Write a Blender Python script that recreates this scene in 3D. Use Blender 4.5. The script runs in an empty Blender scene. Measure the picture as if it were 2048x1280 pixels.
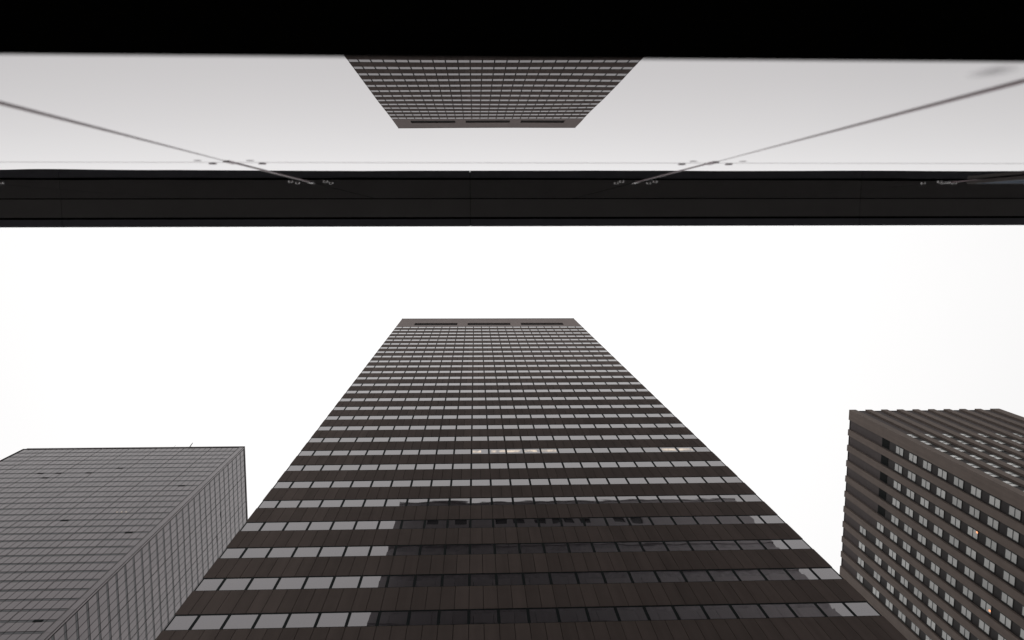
import bpy, math, random
from mathutils import Matrix, Vector
random.seed(7)
SC = bpy.context.scene
COL = SC.collection
EYE = 1.6                      # camera height above the pavement

# ------------------------------------------------------------------ camera
F_PX, W_PX, H_PX = 1544.67, 2048.0, 1280.0
RGT = Vector((0.99887768, -0.00384014, -0.04720846))
DWN = Vector((-0.00201869, 0.99235056, -0.12343535))
FWD = Vector((0.04732135, 0.12339211, 0.99122907))
cam_d = bpy.data.cameras.new("camera")
cam = bpy.data.objects.new("camera", cam_d)
COL.objects.link(cam)
cam_d.sensor_width = 36.0
cam_d.lens = F_PX / W_PX * 36.0
cam_d.clip_start = 0.01
cam_d.clip_end = 5000.0
cam_d.dof.use_dof = True
cam_d.dof.focus_distance = 400.0
cam_d.dof.aperture_fstop = 3.8
m = Matrix.Identity(4)
for i in range(3):
    m[i][0] = RGT[i]; m[i][1] = -DWN[i]; m[i][2] = -FWD[i]
m[2][3] = EYE
cam.matrix_world = m
SC.camera = cam

# ------------------------------------------------------------------ sky, sun, exposure
SUN_DIR = Vector((-0.15, 0.80, 0.58)).normalized()
world = bpy.data.worlds.new("World")
SC.world = world
world.use_nodes = True
nt = world.node_tree
nt.nodes.clear()
N = nt.nodes.new
def lk(a, b, t=None): (t or nt).links.new(a, b)
out = N('ShaderNodeOutputWorld')
add = N('ShaderNodeAddShader')
bg1 = N('ShaderNodeBackground'); bg2 = N('ShaderNodeBackground')
sky = N('ShaderNodeTexSky'); sky.sky_type = 'NISHITA'; sky.sun_disc = False
sky.sun_elevation = math.asin(SUN_DIR.z)
sky.sun_rotation = math.atan2(SUN_DIR.x, SUN_DIR.y)
sky.air_density = 1.0; sky.dust_density = 6.0
hs = N('ShaderNodeHueSaturation'); hs.inputs['Saturation'].default_value = 0.1
lk(sky.outputs[0], hs.inputs['Color']); lk(hs.outputs[0], bg1.inputs['Color'])
bg1.inputs['Strength'].default_value = 0.012
tc = N('ShaderNodeTexCoord'); sep = N('ShaderNodeSeparateXYZ')
lk(tc.outputs['Generated'], sep.inputs[0])
mz = N('ShaderNodeMath'); mz.operation = 'MULTIPLY_ADD'     # overcast sky: (1 + 2 sin e) / 3
mz.inputs[1].default_value = 0.62; mz.inputs[2].default_value = 0.38; mz.use_clamp = True
lk(sep.outputs['Z'], mz.inputs[0])
nz = N('ShaderNodeTexNoise'); nz.inputs['Scale'].default_value = 1.6; nz.inputs['Detail'].default_value = 5
lk(tc.outputs['Generated'], nz.inputs['Vector'])
mn = N('ShaderNodeMath'); mn.operation = 'MULTIPLY_ADD'; mn.inputs[1].default_value = 0.07; mn.inputs[2].default_value = 0.965
lk(nz.outputs['Fac'], mn.inputs[0])
mm = N('ShaderNodeMath'); mm.operation = 'MULTIPLY'
lk(mz.outputs[0], mm.inputs[0]); lk(mn.outputs[0], mm.inputs[1])
ms = N('ShaderNodeMath'); ms.operation = 'MULTIPLY'; ms.inputs[1].default_value = 1.06
lk(mm.outputs[0], ms.inputs[0]); lk(ms.outputs[0], bg2.inputs['Strength'])
bg2.inputs['Color'].default_value = (1.0, 0.992, 0.990, 1)
lk(bg1.outputs[0], add.inputs[0]); lk(bg2.outputs[0], add.inputs[1]); lk(add.outputs[0], out.inputs[0])

sun_d = bpy.data.lights.new("sun", 'SUN')
sun_d.energy = 0.6; sun_d.angle = math.radians(20); sun_d.color = (1.0, 0.97, 0.93)
sun = bpy.data.objects.new("sun", sun_d); COL.objects.link(sun)
sun.rotation_euler = SUN_DIR.to_track_quat('Z', 'Y').to_euler()
SC.view_settings.view_transform = 'Standard'
SC.view_settings.look = 'None'
SC.view_settings.exposure = 0.0
SC.view_settings.gamma = 1.0
SC.render.engine = 'CYCLES'
SC.cycles.max_bounces = 8
SC.cycles.glossy_bounces = 6

# ------------------------------------------------------------------ materials
def mat(name, base, rough=0.8, ior=1.5, spec=0.5, metal=0.0, island=0.0, noise=0.0, nscale=0.3,
        streak=0.0, wave=0.0, wscale=0.6, tint=None, objrand=0.0, emit=None, rnoise=0.0):
    mt = bpy.data.materials.new(name); mt.use_nodes = True
    t = mt.node_tree; b = t.nodes['Principled BSDF']
    b.inputs['Base Color'].default_value = (*base, 1)
    b.inputs['Roughness'].default_value = rough
    b.inputs['IOR'].default_value = ior
    b.inputs['Specular IOR Level'].default_value = spec
    b.inputs['Metallic'].default_value = metal
    if tint: b.inputs['Specular Tint'].default_value = (*tint, 1)
    nn = t.nodes.new
    geo = nn('ShaderNodeNewGeometry')
    val = None
    def comb(sock, amt, centre=0.5):
        nonlocal val
        a = nn('ShaderNodeMath'); a.operation = 'MULTIPLY_ADD'
        a.inputs[1].default_value = 2 * amt; a.inputs[2].default_value = 1 - 2 * amt * centre
        t.links.new(sock, a.inputs[0])
        if val is None: val = a.outputs[0]
        else:
            q = nn('ShaderNodeMath'); q.operation = 'MULTIPLY'
            t.links.new(val, q.inputs[0]); t.links.new(a.outputs[0], q.inputs[1]); val = q.outputs[0]
    if island: comb(geo.outputs['Random Per Island'], island)
    if objrand:
        oi = nn('ShaderNodeObjectInfo'); comb(oi.outputs['Random'], objrand)
    if noise:
        n1 = nn('ShaderNodeTexNoise'); n1.inputs['Scale'].default_value = nscale; n1.inputs['Detail'].default_value = 8
        n1.inputs['Roughness'].default_value = 0.65
        t.links.new(geo.outputs['Position'], n1.inputs['Vector']); comb(n1.outputs['Fac'], noise)
        if rnoise:
            r = nn('ShaderNodeMath'); r.operation = 'MULTIPLY_ADD'; r.inputs[1].default_value = rnoise
            r.inputs[2].default_value = rough - rnoise * 0.5; r.use_clamp = True
            t.links.new(n1.outputs['Fac'], r.inputs[0]); t.links.new(r.outputs[0], b.inputs['Roughness'])
    if streak:
        mp = nn('ShaderNodeMapping'); mp.inputs['Scale'].default_value = (2.2, 2.2, 0.09)
        n2 = nn('ShaderNodeTexNoise'); n2.inputs['Scale'].default_value = 1.0; n2.inputs['Detail'].default_value = 6
        t.links.new(geo.outputs['Position'], mp.inputs['Vector']); t.links.new(mp.outputs[0], n2.inputs['Vector'])
        comb(n2.outputs['Fac'], streak)
    if val is not None:
        vm = nn('ShaderNodeVectorMath'); vm.operation = 'SCALE'; vm.inputs[0].default_value = base
        t.links.new(val, vm.inputs['Scale']); t.links.new(vm.outputs[0], b.inputs['Base Color'])
    if wave:
        n3 = nn('ShaderNodeTexNoise'); n3.inputs['Scale'].default_value = wscale; n3.inputs['Detail'].default_value = 1.5
        t.links.new(geo.outputs['Position'], n3.inputs['Vector'])
        bp = nn('ShaderNodeBump'); bp.inputs['Strength'].default_value = 1.0; bp.inputs['Distance'].default_value = wave
        t.links.new(n3.outputs['Fac'], bp.inputs['Height']); t.links.new(bp.outputs[0], b.inputs['Normal'])
    if emit:
        b.inputs['Emission Color'].default_value = (*emit[0], 1); b.inputs['Emission Strength'].default_value = emit[1]
    return mt

M = {}
M['precast'] = mat('brown_precast', (0.130, 0.103, 0.092), 0.9, spec=0.06, island=0.10, noise=0.16, nscale=0.5, streak=0.24)
M['crown'] = mat('brown_crown', (0.285, 0.238, 0.225), 0.9, spec=0.15, noise=0.12, nscale=0.4, streak=0.12)  # stone of the bands; brighter light and haze aloft put into the colour
M['frame'] = mat('dark_window_frame', (0.009, 0.014, 0.014), 0.7, spec=0.05, noise=0.2)
M['recess'] = mat('dark_joint_recess', (0.014, 0.012, 0.011), 0.9, spec=0.1, noise=0.2)
M['glass'] = mat('office_glass', (0.026, 0.025, 0.028), 0.015, ior=2.12, tint=(1.0, 0.925, 0.96), wave=0.006, wscale=0.42, island=0.3, noise=0.3, nscale=0.8)
M['louver'] = mat('black_louver', (0.006, 0.008, 0.008), 0.8, spec=0.1, noise=0.3)
M['coping'] = mat('dark_coping', (0.03, 0.035, 0.034), 0.6, noise=0.2)
# left tower
M['lglass'] = mat('grey_cladding_glass', (0.150, 0.126, 0.132), 0.25, ior=1.39, island=0.16, noise=0.10, nscale=0.12, rnoise=0.1, tint=(1, .88, .92))
M['lvent'] = mat('grey_vent_band', (0.056, 0.054, 0.059), 0.4, ior=1.31, spec=.4, island=0.22, noise=0.15, nscale=0.2)
M['lfin'] = mat('pale_fin', (0.20, 0.185, 0.185), 0.5, noise=0.15)
# right tower
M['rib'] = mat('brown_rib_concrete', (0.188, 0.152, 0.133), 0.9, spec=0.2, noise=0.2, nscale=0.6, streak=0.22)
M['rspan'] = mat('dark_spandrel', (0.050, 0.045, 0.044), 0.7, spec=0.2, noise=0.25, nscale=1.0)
M['rblank'] = mat('shaded_blank_panel', (0.115, 0.098, 0.096), 0.85, spec=0.2, noise=0.2, nscale=0.7, streak=0.15)  # darker copy of the rib concrete; recess shade is put into the colour
M['curtain'] = mat('curtained_glass', (0.55, 0.555, 0.535), 0.08, ior=1.5, island=0.34, objrand=0.2, noise=0.15, nscale=2.0)
M['rframe'] = mat('green_black_frame', (0.015, 0.022, 0.020), 0.5, noise=0.2)
# near building
M['mirror'] = mat('mirror_glass', (0.43, 0.42, 0.425), 0.004, metal=1.0, wave=0.0012, wscale=1.0, tint=(0.89, 0.88, 0.885))
M['silicone'] = mat('mauve_silicone', (0.72, 0.50, 0.55), 0.28, ior=1.9, spec=0.5, noise=0.2, nscale=20)
M['chrome'] = mat('dull_steel', (0.50, 0.38, 0.42), 0.35, metal=0.6, noise=0.2, nscale=40)
M['bright_steel'] = mat('polished_steel', (0.75, 0.74, 0.73), 0.15, metal=1.0, noise=0.1, nscale=40)
M['soffit'] = mat('black_soffit_metal', (0.28, 0.27, 0.27), 0.65, spec=0.25, noise=0.25, nscale=1.5, rnoise=0.1)
M['lip'] = mat('black_lip_metal', (0.23, 0.235, 0.27), 0.5, spec=0.3, noise=0.2, nscale=2)
M['black'] = mat('black_ceiling', (0.007, 0.007, 0.006), 0.9, spec=0.05, noise=0.2, nscale=3)
M['stone'] = mat('pale_stone', (0.74, 0.71, 0.73), 0.85, spec=0.2, noise=0.12, nscale=0.25, streak=0.12, island=0.08)
M['hglass'] = mat('blind_backed_glass', (0.68, 0.65, 0.68), 0.6, ior=1.3, spec=.2, noise=0.8, nscale=1.1)
M['hdark'] = mat('dark_attic_glass', (0.02, 0.02, 0.022), 0.5, ior=1.3, noise=0.2)
M['brown_metal'] = mat('brown_metal', (0.085, 0.06, 0.052), 0.5, noise=0.2, nscale=5)
M['blue'] = mat('blue_panel', (0.11, 0.21, 0.36), 0.6, spec=0.25, noise=0.15, nscale=3)
M['paving'] = mat('grey_paving', (0.34, 0.33, 0.32), 0.9, spec=0.2, noise=0.3, nscale=1.0)
M['asphalt'] = mat('asphalt', (0.05, 0.05, 0.052), 0.9, spec=0.3, noise=0.3, nscale=6)
M['ground'] = mat('city_ground', (0.09, 0.09, 0.09), 0.95, spec=0.1, noise=0.4, nscale=0.05)
M['paint'] = mat('white_road_paint', (0.75, 0.75, 0.72), 0.8, noise=0.2, nscale=8)
M['kerb'] = mat('granite_kerb', (0.30, 0.29, 0.28), 0.85, noise=0.2, nscale=4)
M['lamp_glow'] = mat('warm_lamp', (0.9, 0.5, 0.3), 0.5, emit=((1.0, 0.35, 0.12), 1.3), noise=0.1)
M['soft_glow'] = mat('faint_warm_lamp', (0.4, 0.35, 0.3), 0.5, emit=((1.0, 0.75, 0.5), 0.45), noise=0.1)

# lit office glass: the same pane with a warm ceiling light seen through it
def lit_glass():
    mt = mat('lit_office_glass', (0.026, 0.025, 0.028), 0.015, ior=2.12, tint=(1.0, 0.925, 0.96), wave=0.006, wscale=0.42)
    t = mt.node_tree; b = t.nodes['Principled BSDF']; nn = t.nodes.new
    geo = nn('ShaderNodeNewGeometry'); mp = nn('ShaderNodeMapping'); mp.inputs['Scale'].default_value = (2.4, 1, 1.2)
    n = nn('ShaderNodeTexNoise'); n.inputs['Scale'].default_value = 1.0; n.inputs['Detail'].default_value = 3
    t.links.new(geo.outputs['Position'], mp.inputs['Vector']); t.links.new(mp.outputs[0], n.inputs['Vector'])
    r = nn('ShaderNodeMapRange'); r.inputs['From Min'].default_value = 0.38; r.inputs['From Max'].default_value = 0.62
    r.inputs['To Min'].default_value = 0.05; r.inputs['To Max'].default_value = 0.52
    t.links.new(n.outputs['Fac'], r.inputs['Value'])
    b.inputs['Emission Color'].default_value = (1.0, 0.78, 0.53, 1)
    t.links.new(r.outputs[0], b.inputs['Emission Strength'])
    return mt
M['lit'] = lit_glass()

def smudge_mat():
    mt = mat('grey_smudge', (0.30, 0.27, 0.27), 0.9, spec=0.1)
    t = mt.node_tree; b = t.nodes['Principled BSDF']; nn = t.nodes.new
    tcn = nn('ShaderNodeTexCoord'); g = nn('ShaderNodeTexGradient'); g.gradient_type = 'SPHERICAL'
    t.links.new(tcn.outputs['Object'], g.inputs['Vector'])
    n = nn('ShaderNodeTexNoise'); n.inputs['Scale'].default_value = 1.6; n.inputs['Detail'].default_value = 4
    t.links.new(tcn.outputs['Object'], n.inputs['Vector'])
    q = nn('ShaderNodeMath'); q.operation = 'MULTIPLY'
    t.links.new(g.outputs['Fac'], q.inputs[0]); t.links.new(n.outputs['Fac'], q.inputs[1])
    q2 = nn('ShaderNodeMath'); q2.operation = 'MULTIPLY'; q2.inputs[1].default_value = 0.35
    t.links.new(q.outputs[0], q2.inputs[0]); t.links.new(q2.outputs[0], b.inputs['Alpha'])
    return mt
M['smudge'] = smudge_mat()

# ------------------------------------------------------------------ mesh helpers
class MB:
    def __init__(s): s.v = []; s.f = []
    def box(s, x0, x1, y0, y1, z0, z1, skip=''):
        i = len(s.v)
        s.v += [(x0,y0,z0),(x1,y0,z0),(x1,y1,z0),(x0,y1,z0),(x0,y0,z1),(x1,y0,z1),(x1,y1,z1),(x0,y1,z1)]
        fs = {'b':(0,3,2,1),'t':(4,5,6,7),'f':(0,1,5,4),'r':(1,2,6,5),'k':(2,3,7,6),'l':(3,0,4,7)}
        for k, f in fs.items():
            if k not in skip: s.f.append(tuple(i + a for a in f))
        return s
    def disc(s, cx, cz, y0, y1, r, n=20):      # short cylinder with its axis along y
        i = len(s.v)
        for yy, rr in ((y0, r), (y1 - (y1-y0)*0.3, r), (y1, r*0.75)):
            for k in range(n):
                a = 2*math.pi*k/n; s.v.append((cx + rr*math.cos(a), yy, cz + rr*math.sin(a)))
        for q in range(2):
            for k in range(n):
                k2 = (k+1) % n; s.f.append((i+q*n+k, i+(q+1)*n+k, i+(q+1)*n+k2, i+q*n+k2))
        s.f.append(tuple(i+2*n+k for k in reversed(range(n)))); s.f.append(tuple(i+k for k in range(n)))
        return s
    def prism(s, a, b, r, n=8):
        a = Vector(a); b = Vector(b); d = (b-a).normalized()
        u = d.orthogonal().normalized(); w = d.cross(u); i = len(s.v)
        for c, rr in ((a, r), (b, r*0.6)):
            for k in range(n):
                t = 2*math.pi*k/n; s.v.append(tuple(c + u*rr*math.cos(t) + w*rr*math.sin(t)))
        for k in range(n):
            k2 = (k+1) % n; s.f.append((i+k, i+k2, i+n+k2, i+n+k))
        s.f.append(tuple(i+k for k in reversed(range(n)))); s.f.append(tuple(i+n+k for k in range(n)))
        return s
    def build(s, name, mtl, parent=None, label=None, kind=None, origin=None):
        me = bpy.data.meshes.new(name)
        vs = s.v
        if origin is not None: vs = [(x-origin[0], y-origin[1], z-origin[2]) for x, y, z in vs]
        me.from_pydata(vs, [], s.f); me.materials.append(mtl); me.update()
        o = bpy.data.objects.new(name, me); COL.objects.link(o)
        if origin is not None: o.location = origin
        if parent is not None: o.parent = parent
        if label: o['label'] = label
        if kind: o['kind'] = kind
        return o
def root(name, label, cat, loc):
    o = bpy.data.objects.new(name, None); COL.objects.link(o); o.location = loc
    o['label'] = label; o['category'] = cat; o.empty_display_size = 1
    bpy.context.view_layer.update()
    return o
class Local:                                   # meshes given in world numbers, stored relative to the thing's base
    def __init__(s, r): s.r = r; s.o = Vector(r.location)
    def put(s, mb, name, mtl, parent=None, **k):
        base = s.o if parent is None or parent is s.r else Vector((0, 0, 0))
        mb.v = [(x - s.o.x, y - s.o.y, z - s.o.z) for x, y, z in mb.v]
        return mb.build(name, mtl, parent or s.r, **k)
def px(P):                                     # where a point lands in the photograph (used only to rank parts by size)
    v = Vector(P) - Vector((0, 0, EYE)); d = v.dot(FWD)
    if d <= 0.01: return None
    return 1024 + F_PX*v.dot(RGT)/d, 640 + F_PX*v.dot(DWN)/d
def seen_area(c):
    q = [px(p) for p in c]
    if any(a is None for a in q): return 0
    cx = sum(a[0] for a in q)/4; cy = sum(a[1] for a in q)/4
    if not (-20 < cx < 2068 and 430 < cy < 1300): return 0
    return abs(sum(q[i][0]*q[(i+1) % 4][1] - q[(i+1) % 4][0]*q[i][1] for i in range(4)))/2

# ------------------------------------------------------------------ ground
g = MB().box(-1500, 1500, -1500, 1500, -1.0, 0.0).build('ground', M['ground']); g['kind'] = 'structure'
r_ = MB().box(-400, 400, 5.0, 13.6, -0.5, 0.004).build('road', M['asphalt']); r_['kind'] = 'structure'
pv = MB().box(-400, 400, -6.0, 4.85, -0.4, 0.13).build('pavement', M['paving']); pv['kind'] = 'structure'
pv2 = MB().box(-400, 400, 13.75, 18.2, -0.4, 0.13).build('far_pavement', M['paving']); pv2['kind'] = 'structure'
kb = MB().box(-400, 400, 4.853, 5.0, -0.3, 0.14).box(-400, 400, 13.6, 13.747, -0.3, 0.14).build('kerb', M['kerb']); kb['kind'] = 'structure'
pm = MB()
for k in range(-60, 60): pm.box(k*6.0, k*6.0+3.0, 9.23, 9.35, 0.0045, 0.0085)
pm = pm.build('lane_marking', M['paint']); pm['kind'] = 'structure'

# ------------------------------------------------------------------ central tower
H = 152.6
TX0, TX1, TY, TZ = -14.49, 19.65, 18.725, EYE + 152.47
TYB = TY + 32.0
tower = root('office_tower', 'tall dark brown tower with pale ribbon windows and three black slots at its top', 'skyscraper', ((TX0+TX1)/2, TY, 0))
T = Local(tower)
T.put(MB().box(TX0+.14, TX1-.14, TY+.14, TYB-.14, 0, TZ-0.5), 'core_wall', M['recess'])
xs = [-0.345 + 1.4367*(k-10) for k in range(25)]; xs[0] = TX0 + .03; xs[24] = TX1 - .03
ROW_Z = lambda n: EYE + H*(0.2302 + 0.02543*n)
WH = 0.74                                       # half height of a ribbon window
rows = list(range(-8, 28))
LIT = {(7, 10): (-0.25, 0.45), (7, 11): (1.30, 2.44), (7, 12): (2.6, 3.8), (7, 13): (4.05, 5.1), (7, 14): (5.45, 6.7)}
LITR = {(7, 21), (7, 22)}
cand = []
for n in rows:
    zc = ROW_Z(n)
    for k in range(24):
        cand.append((seen_area([(xs[k], TY, zc-WH), (xs[k+1], TY, zc-WH), (xs[k+1], TY, zc+WH), (xs[k], TY, zc+WH)]), n, k))
cand.sort(reverse=True)
top_w = {(n, k) for a, n, k in cand[:100]}
rest = MB(); restf = MB()
def pane_box(mb, n, k):
    zc = ROW_Z(n); mb.box(xs[k]+.055, xs[k+1]-.055, TY+.014, TY+.050, zc-WH+.05, zc+WH-.09)
def frame_box(mb, n, k):
    zc = ROW_Z(n); a, b = xs[k], xs[k+1]
    mb.box(a, a+.075, TY+.006, TY+.10, zc-WH, zc+WH); mb.box(b-.075, b, TY+.006, TY+.10, zc-WH, zc+WH)
    mb.box(a+.075, b-.075, TY+.008, TY+.10, zc-WH, zc-WH+.055); mb.box(a+.075, b-.075, TY+.008, TY+.10, zc+WH-.12, zc+WH)
for n in rows:
    for k in range(24):
        if (n, k) in LIT or (n, k) in LITR: continue
        if (n, k) in top_w:
            a = MB(); pane_box(a, n, k); w = T.put(a, 'window', M['glass'])
            b = MB(); frame_box(b, n, k); b.v = [(x-T.o.x, y-T.o.y, z-T.o.z) for x, y, z in b.v]; b.build('window_frame', M['frame'], w)
        else:
            pane_box(rest, n, k); frame_box(restf, n, k)
T.put(rest, 'window_glass', M['glass'], kind='stuff')
T.put(restf, 'window_frames', M['frame'], kind='stuff')
for (n, k) in list(LIT) + list(LITR):
    a = MB(); zc = ROW_Z(n)
    if (n, k) in LIT:
        l0, l1 = LIT[(n, k)]; x0, x1 = xs[k]+.055, xs[k+1]-.055; l0 = max(l0, x0+.02); l1 = min(l1, x1-.02)
    else: l0, l1 = xs[k]+.15, xs[k+1]-.15
    pane_box(a, n, k); w = T.put(a, 'window', M['glass'], label='window with a warm ceiling light on behind it')
    b = MB(); frame_box(b, n, k); b.v = [(x-T.o.x, y-T.o.y, z-T.o.z) for x, y, z in b.v]; b.build('window_frame', M['frame'], w)
    c = MB().box(l0, l1, TY+.0105, TY+.0135, zc-.30, zc+.28); c.v = [(x-T.o.x, y-T.o.y, z-T.o.z) for x, y, z in c.v]
    c.build('ceiling_light', M['lit'], w)
def band(z0, z1, mtl, nm):
    b = MB(); gx = .012
    for k in range(24):
        a, c = xs[k] if k else TX0, xs[k+1] if k < 23 else TX1
        mid = (xs[k]+xs[k+1])/2
        b.box(a+(gx if k else 0), mid-gx, TY, TY+.115, z0, z1); b.box(mid+gx, c-(gx if k < 23 else 0), TY, TY+.115, z0, z1)
    b.box(TX0, TX0+.115, TY+.117, TYB, z0, z1); b.box(TX1-.115, TX1, TY+.117, TYB, z0, z1); b.box(TX0+.117, TX1-.117, TYB-.115, TYB, z0, z1)
    return T.put(b, nm, mtl)
for n in rows[:-1]:
    band(ROW_Z(n)+WH, ROW_Z(n+1)-WH, M['precast'], 'spandrel_band')
band(0.13, ROW_Z(-8)-WH, M['precast'], 'base_wall')
sg = MB()
for n in rows:
    zc = ROW_Z(n)
    sg.box(TX0+.05, TX0+.09, TY+.15, TYB-.1, zc-WH, zc+WH); sg.box(TX1-.09, TX1-.05, TY+.15, TYB-.1, zc-WH, zc+WH)
T.put(sg, 'side_glass', M['glass'])
# crown with its three long slots
ZC0 = ROW_Z(27)+WH; LZ0, LZ1 = EYE+142.75, EYE+145.9
slots = [(-11.45, -3.38), (-1.48, 6.60), (8.55, 16.62)]
cr = MB()
cr.box(TX0, TX1, TY-.01, TY+.5, ZC0, LZ0); cr.box(TX0, TX1, TY-.01, TY+.5, LZ1, TZ)
e = [TX0] + [v for s in slots for v in s] + [TX1]
for k in range(0, len(e), 2): cr.box(e[k], e[k+1], TY-.01, TY+.5, LZ0, LZ1)
cr.box(TX0, TX0+.5, TY+.502, TYB, ZC0, TZ); cr.box(TX1-.5, TX1, TY+.502, TYB, ZC0, TZ); cr.box(TX0+.502, TX1-.502, TYB-.5, TYB, ZC0, TZ)
T.put(cr, 'crown_wall', M['crown'])
for s in slots:
    lb = MB().box(s[0], s[1], TY+.35, TY+.45, LZ0, LZ1)
    for q in range(9):
        z = LZ0 + .1 + q*.35; lb.box(s[0]+.02, s[1]-.02, TY+.16, TY+.34, z, z+.05)
    T.put(lb, 'louver', M['louver'])
T.put(MB().box(TX0-.04, TX1+.04, TY-.05, TYB+.04, TZ+.002, TZ+.25), 'roof_coping', M['coping'])

# ------------------------------------------------------------------ left tower
LH = 232.0
LX0, LX1, LY, LZT = -135.5, -70.05, 67.36, EYE + 231.9
LYB = LY + .55 + 1.6147*31 + .02
lt = root('glass_tower', 'pale grey tower at the left, gridded with thin joints and a few small open vents', 'skyscraper', ((LX0+LX1)/2, (LY+LYB)/2, 0))
L = Local(lt)
L.put(MB().box(LX0+.06, LX1-.06, LY+.06, LYB-.06, 0, LZT-.4), 'core_wall', M['recess'])
PW = 1.6147
bx0 = -71.46                                    # strong joint beside the corner strip
BZ = lambda k: EYE + 127.8 + 3.805*k
kr = list(range(-33, 27))
cols = [(bx0 - PW*(c+1), bx0 - PW*c) for c in range(40)]
cols = [c for c in cols if c[0] > LX0 - .1]
LX0e = cols[-1][0]
sy0 = LY + .55
scol = [(sy0 + PW*c, sy0 + PW*(c+1)) for c in range(31) if sy0 + PW*(c+1) < LYB]
VH = .40
jt = .05
def lj(c): return (.12 if c % 5 == 0 else jt), (.05)
panels = []
for k in kr:
    z0, z1 = BZ(k)+VH, min(BZ(k+1)-VH, LZT-.5)
    if z1 - z0 < .5: continue
    for c, (a, b) in enumerate(cols):
        panels.append((seen_area([(a, LY, z0), (b, LY, z0), (b, LY, z1), (a, LY, z1)]), 'f', c, a, b, z0, z1))
    for c, (a, b) in enumerate(scol):
        panels.append((0, 's', c, a, b, z0, z1))
panels.sort(key=lambda q: -q[0])
pm_ = MB()
def pbox(mb, q):
    _, s, c, a, b, z0, z1 = q
    if s == 'f':
        g1 = .13 if c % 5 == 0 else .065; g0 = .13 if c % 5 == 4 else .065
        mb.box(a+g0, b-g1, LY, LY+.05, z0+.04, z1-.04, 'k')
    else:
        g0 = .13 if c % 5 == 0 else .065; g1 = .13 if c % 5 == 4 else .065
        mb.box(LX1-.05, LX1, a+g0, b-g1, z0+.04, z1-.04, 'l')
for i, q in enumerate(panels):
    if i < 100:
        a = MB(); pbox(a, q); L.put(a, 'glass_panel', M['lglass'])
    else: pbox(pm_, q)
L.put(pm_, 'glass_panels', M['lglass'], kind='stuff')
low = MB()
for k in kr:
    z0, z1 = BZ(k)-VH, BZ(k)+VH
    b = MB(); b2 = MB()
    for c, (a, d) in enumerate(cols):
        g1 = .13 if c % 5 == 0 else .065; g0 = .13 if c % 5 == 4 else .065
        (b if k >= -6 else low).box(a+g0, d-g1, LY+.030, LY+.05, z0+.07, z1-.07, 'k')
    for c, (a, d) in enumerate(scol):
        g0 = .13 if c % 5 == 0 else .065; g1 = .13 if c % 5 == 4 else .065
        (b2 if k >= -6 else low).box(LX1-.05, LX1-.030, a+g0, d-g1, z0+.07, z1-.07, 'l')
    if k >= -6: L.put(b, 'vent_band', M['lvent']); L.put(b2, 'vent_band', M['lvent'])
L.put(low, 'vent_bands', M['lvent'], kind='stuff')
cs = MB()
for k in kr:
    z0, z1 = BZ(k), min(BZ(k+1), LZT-.5)
    if z1 > z0: cs.box(bx0+.12, LX1-.10, LY-.004, LY+.05, z0+.03, z1-.03); cs.box(LX1-.05, LX1+.004, LY+.10, sy0-.10, z0+.03, z1-.03)
L.put(cs, 'corner_panel', M['lglass'])
for c in range(0, len(cols)+1, 5):
    x = bx0 - PW*c
    L.put(MB().box(x+.015, x+.065, LY-.05, LY+.055, 0, LZT-.5), 'vertical_fin', M['lfin'])
for c in range(5, len(scol)+1, 5):
    y = sy0 + PW*c
    L.put(MB().box(LX1-.055, LX1+.05, y+.015, y+.065, 0, LZT-.5), 'vertical_fin', M['lfin'])
L.put(MB().box(LX0e-.006, LX1+.006, LY-.006, LYB+.006, LZT-.52, LZT), 'roof_coping', M['lglass'])
for x, z in [(-98.15, 210.91), (-117.4, 207.1), (-112.65, 207.1), (-104.73, 207.1), (-114.16, 203.3), (-75.85, 195.8), (-93.51, 173.6), (-75.87, 165.9), (-74.47, 127.9)]:
    k = round((z-127.8)/3.805); zz = BZ(k)
    L.put(MB().box(x-.78, x+.78, LY-.05, LY+.055, zz-.42, zz+.42), 'open_vent', M['louver'], label='small vent standing open, black inside')
for y, z in [(79.6, 206.6), (84.9, 203.1)]:
    k = round((z-127.8)/3.805); zz = BZ(k)
    L.put(MB().box(LX1-.055, LX1+.03, y-.74, y+.74, zz-.36, zz+.36), 'open_vent', M['louver'], label='small vent standing open, black inside')
for x in (-84.0, -82.95, -81.9):
    L.put(MB().box(x-.13, x+.13, LY-.02, LY+.05, EYE+178.1, EYE+178.35), 'lamp', M['soft_glow'])
L.put(MB().prism((-86.9, LY+.5, LZT), (-86.0, LY-.9, LZT+1.1), .16), 'roof_davit', M['coping'])
L.put(MB().prism((-91.7, LY+.4, LZT), (-91.7, LY+.2, LZT+2.6), .05), 'roof_mast', M['coping'])

# ------------------------------------------------------------------ right tower
RH = 130.0
RX, RY, RZT = 65.48, 32.11, EYE + 129.6
RX1, RYB = 92.65, 63.1
rt = root('hotel_tower', 'brown tower at the right with vertical concrete ribs and rows of small double windows', 'skyscraper', ((RX+RX1)/2, (RY+RYB)/2, 0))
R_ = Local(rt)
DP = .34
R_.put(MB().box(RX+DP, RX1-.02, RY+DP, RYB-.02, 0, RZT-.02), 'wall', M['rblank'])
sb = [34.76 + 2.800*k for k in range(10)]; fb = [67.53 + 2.825*k for k in range(9)]
HW = .86
edges = [RY] + [v for c in sb for v in (c-HW, c+HW)] + [RYB]
corner = True
cp = MB().box(RX, fb[0]-HW, RY, RY+DP-.002, 0.13, RZT).box(RX, RX+DP-.002, RY+DP, sb[0]-HW, 0.13, RZT)
R_.put(cp, 'corner_pier', M['rib'])
for k in range(2, len(edges), 2):
    R_.put(MB().box(RX, RX+DP-.002, edges[k], edges[k+1], 0.13, RZT), 'rib', M['rib'])
ex = [v for c in fb for v in (c-HW, c+HW)] + [RX1]
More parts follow.
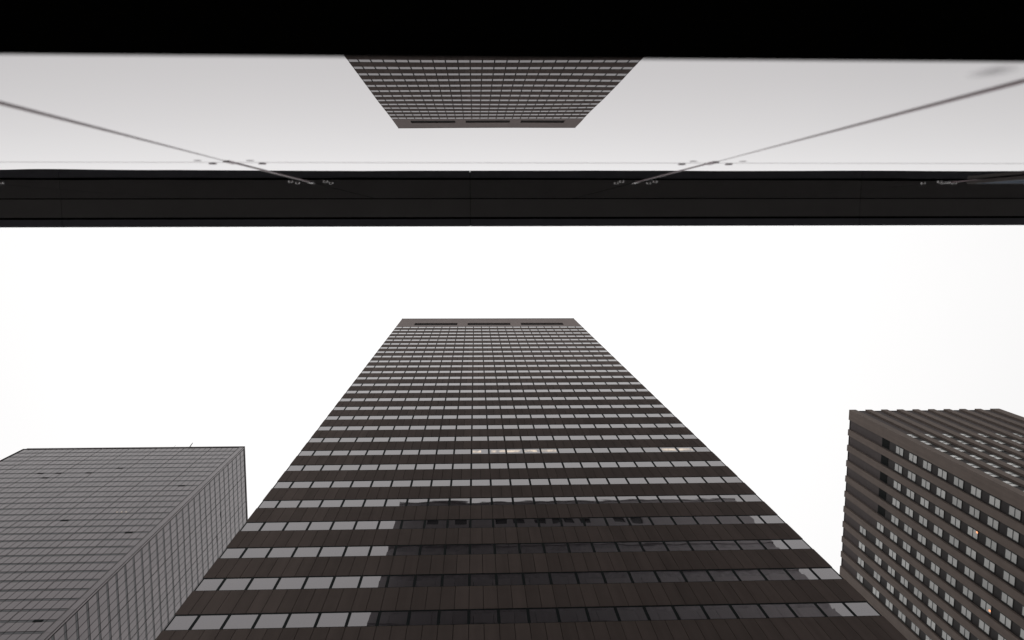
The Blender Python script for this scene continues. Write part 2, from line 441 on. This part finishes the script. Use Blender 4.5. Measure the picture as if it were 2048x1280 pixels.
for k in range(1, len(ex), 2):
    R_.put(MB().box(ex[k], ex[k+1], RY, RY+DP-.002, 0.13, RZT), 'rib', M['rib'])
WZ = lambda k: EYE + 130*(0.8735 - 0.0284*k)
def zf(k):
    return {0: EYE+130*.9050, -1: EYE+130*.9462}.get(k, WZ(k-1))
wins = []
for i, c in enumerate(sb):
    k0 = 1 if i < 5 else (0 if i == 5 else -1)
    for k in range(k0, 31): wins.append(('s', i, c, k))
for i, c in enumerate(fb):
    for k in range(1, 31): wins.append(('f', i, c, k))
WW, WHR = .57, 1.04
def wq(w):
    s, i, c, k = w; z = zf(k)
    if s == 's': return [(RX, c-WW, z-WHR), (RX, c+WW, z-WHR), (RX, c+WW, z+WHR), (RX, c-WW, z+WHR)]
    return [(c-WW, RY, z-WHR), (c+WW, RY, z-WHR), (c+WW, RY, z+WHR), (c-WW, RY, z+WHR)]
wins.sort(key=lambda w: -seen_area(wq(w)))
def rbox(mb, s, a, b, d0, d1, z0, z1):         # d measured outward from the recessed wall
    if s == 's': mb.box(RX+DP-d1, RX+DP-d0, a, b, z0, z1)
    else: mb.box(a, b, RY+DP-d1, RY+DP-d0, z0, z1)
def rpane(mb, w):
    s, i, c, k = w; z = zf(k)
    rbox(mb, s, c-WW+.03, c+WW-.03, .022, .060, z-WHR+.04, z-.09); rbox(mb, s, c-WW+.03, c+WW-.03, .022, .060, z+.05, z+WHR-.04)
def rfr(mb, w):
    s, i, c, k = w; z = zf(k); o = .085
    rbox(mb, s, c-WW-.06, c-WW+.03, .021, o, z-WHR-.03, z+WHR+.03); rbox(mb, s, c+WW-.03, c+WW+.06, .021, o, z-WHR-.03, z+WHR+.03)
    for za, zb in ((z-WHR-.03, z-WHR+.04), (z-.09, z+.05), (z+WHR-.04, z+WHR+.03)): rbox(mb, s, c-WW+.03, c+WW-.03, .023, o-.004, za, zb)
pr = MB(); fr = MB()
for j, w in enumerate(wins):
    if j < 100:
        a = MB(); rpane(a, w); o = R_.put(a, 'window', M['curtain'])
        b = MB(); rfr(b, w); b.v = [(x-R_.o.x, y-R_.o.y, z-R_.o.z) for x, y, z in b.v]; b.build('window_frame', M['rframe'], o)
    else: rpane(pr, w); rfr(fr, w)
R_.put(pr, 'window_glass', M['curtain'], kind='stuff')
R_.put(fr, 'window_frames', M['rframe'], kind='stuff')
for s, arr in (('s', sb), ('f', fb)):
    for i, c in enumerate(arr):
        kt = 0 if s == 's' and i < 6 else (-1 if s == 's' else 1)
        top = zf(kt) + 1.25
        b = MB(); rbox(b, s, c-HW+.002, c+HW-.002, .002, .018, .13, top)
        R_.put(b, 'spandrel_strip', M['rspan'])
for i in range(5):
    b = MB(); rbox(b, 's', sb[i]-WW-.1, sb[i]+WW+.1, .02, .05, zf(0)-1.05, zf(0)+1.05)
    R_.put(b, 'vent_opening', M['louver'])
R_.put(MB().box(RX+.25, RX1, RY+.25, RYB, RZT+.002, RZT+.12), 'roof_coping', M['coping'])
for y, z in ((39.95, 94.3), (48.95, 90.7)):
    b = MB(); rbox(b, 's', y-.10, y+.10, .062, .10, EYE+z-.26, EYE+z+.06)
    R_.put(b, 'lamp', M['lamp_glow'])

# ------------------------------------------------------------------ the near building, against whose glass the camera leans
near = root('mirror_glass_building', 'building beside the camera with a mirror glass wall under a long black overhang', 'building', (0, 0, 0))
near.rotation_euler = (0, 0, -0.006)
W = .192; ZS = EYE + 6.0; ZL = EYE + .927
GY = -W
joints = [.755 + 1.51*k for k in range(-17, 17)]
zrow = [ZL, EYE+2.475, EYE+3.66, ZS]
G = 0.004
nid = 0
wall = None
for a, b in zip(joints[:-1], joints[1:]):
    for z0, z1 in zip(zrow[:-1], zrow[1:]):
        mid = (a+b)/2
        if abs(mid) < 7:
            pn = MB().box(a+G, b-G, GY-.012, GY, z0+(.002 if z0 > ZL else 0), z1-.002)
            pn.v = [(vx, vy + (.002 if z0 == ZL else .0)*(vz - (z0+z1)/2), vz) for vx, vy, vz in pn.v]     # glazed a hair out of plumb
            pn.build('glass_pane', M['mirror'], near)
fs = MB()
for a, b in zip(joints[:-1], joints[1:]):
    if abs((a+b)/2) >= 7: fs.box(a+G, b-G, GY-.012, GY, ZL, ZS-.002)
fs.build('side_glazing', M['mirror'], near)
for x in joints:
    if abs(x) < 7:
        t = .0026 if x < 0 else .0018; pr_ = .0019 if x < 0 else .0016
        MB().box(x-t, x+t, GY-.010, GY+pr_, ZL, EYE+2.43).build('vertical_joint', M['silicone'], near)
        MB().box(x-t, x+t, GY-.010, GY+pr_*1.5, EYE+2.432, EYE+3.70).build('vertical_joint', M['silicone'], near)
MB().box(-7, 7, GY-.010, GY+.0019, zrow[1]-.0028, zrow[1]+.0028).build('horizontal_joint', M['silicone'], near)
for x in joints:
    if abs(x) > 4: continue
    for zi, zj in enumerate((zrow[1], zrow[2])):
        mt = M['chrome'] if zi == 0 else M['bright_steel']
        plate = MB().box(x-.010, x+.010, GY-.002, GY+.004, zj-.045, zj+.045).build('spider_fitting', mt, near)
        for dx in (-.078, .078):
            for dz in (-.068, .068):
                MB().disc(x+dx, zj+dz, GY+.0001, GY+(.0022 if zi == 0 else .0045), .0125 if zi == 0 else .011).build('bolt', mt, plate)
# soffit: inner panels, groove, outer lip
YE = .020
sj = [-.037 + 3.06*k for k in range(-9, 10)]
for a, b in zip(sj[:-1], sj[1:]):
    MB().box(a+.0015, b-.0015, GY+.004, YE-.072, ZS, ZS+.03).build('soffit_panel', M['soffit'], near)
    MB().box(a+.002, b-.002, YE-.056, YE, ZS-.006, ZS+.5).build('overhang_lip', M['lip'], near)
MB().box(-27, 27, GY-.2, YE-.010, ZS+.032, ZS+.48).build('overhang_core', M['black'], near)
MB().box(sj[0], sj[-1], GY-.02, GY+.003, ZS+.004, ZS+.030).build('soffit_groove', M['black'], near)
# dark recessed entrance below the glass
MB().box(-24, 24, -4.0, GY+.0015, ZL-.0025, ZL-.0005).build('entrance_ceiling', M['black'], near)
MB().box(-24, 24, -4.3, -4.002, .13, ZL-.003).build('entrance_wall', M['black'], near)
MB().box(-24, 24, -4.3, GY-.03, ZL, ZS).build('inner_wall', M['black'], near)
# upper body, seen reflected in the windows opposite
HX0, HX1, HY, HZ = -10.3, 35.9, -.30, EYE + 101.7
MB().box(HX0+.3, HX1-.3, HY-30, HY-.3, ZS+.5, HZ-.3).build('core_wall', M['recess'], near)
fl = 3.6; nf = int((HZ - ZS - 6)/fl); zt = HZ - 4.6
b = MB()
b.box(HX0, HX1, HY-.28, HY, HZ-5.4, HZ); b.box(HX0, HX1, HY-.28, HY, zt-6.0, HZ-7.6)
b.box(HX0, HX0+.28, HY-30, HY-.282, ZS+.5, HZ); b.box(HX1-.28, HX1, HY-30, HY-.282, ZS+.5, HZ)
wx = []
x = HX0
k = 0
pc = [HX0+9.5+5.1*i - (1.6 if i == 3 else 0) for i in range(5)]
pairs = [(c-1.8, c-.35) for c in pc] + [(c+.45, c+1.9) for c in pc if c > 0] + [(-6.2, -4.8)]
pairs.sort()
zw0, zw1 = HZ-7.6, HZ-5.4
px0 = HX0
for a, c in pairs:
    b.box(px0, a, HY-.28, HY, zw0, zw1); px0 = c
b.box(px0, HX1, HY-.28, HY, zw0, zw1)
b.build('stone_crown', M['stone'], near)
for a, c in pairs: MB().box(a, c, HY-.26, HY-.20, zw0, zw1).build('window', M['hdark'], near)
z = zt - 6.0
while z > ZS + 5:
    MB().box(HX0+.28, HX1-.28, HY-.27, HY-.12, z-1.5, z).build('ribbon_window', M['hglass'], near)
    sp = MB(); n = 23; w = (HX1-HX0)/n
    for q in range(n): sp.box(HX0+q*w+.02, HX0+(q+1)*w-.02, HY-.28, HY, max(z-fl, ZS+.55), z-1.5)
    sp.build('stone_spandrel', M['stone'], near); z -= fl
MB().box(HX0-.1, HX1+.1, HY-30, HY+.1, HZ+.002, HZ+.35).build('roof_coping', M['stone'], near)
MB().box(HX0, HX1, HY-.28, HY, ZS+.52, z).build('stone_base', M['stone'], near) if z > ZS+.6 else None
# smudge on the glass
sm = MB(); sm.box(-1, 1, -.02, 0, -1, 1)
so = sm.build('smudge', M['smudge'], near); so.location = (.669, GY+.0012, EYE+.998); so.scale = (.028, .03, .045)

# framed blue panel fixed to the glass, far right
bp = root('wall_panel', 'blue panel in a thin brown frame fixed to the mirror glass at the right edge', 'panel', (2.22, GY, EYE+2.60))
bp.rotation_euler = (0, 0, -0.006)
bp.location = Matrix.Rotation(-0.006, 4, 'Z') @ Vector((2.225, GY, EYE+2.60))
MB().box(0, 1.44, .004, .012, 0, .845).build('back_plate', M['brown_metal'], bp)
MB().box(.014, 1.426, .0122, .0165, .014, .832).build('blue_face', M['blue'], bp)
MB().box(0, .0138, .0122, .0172, 0, .845).box(1.4262, 1.44, .0122, .0172, 0, .845).box(.0138, 1.4262, .0122, .0172, .8322, .845).box(.0138, 1.4262, .0122, .0172, 0, .0138).build('frame', M['brown_metal'], bp)
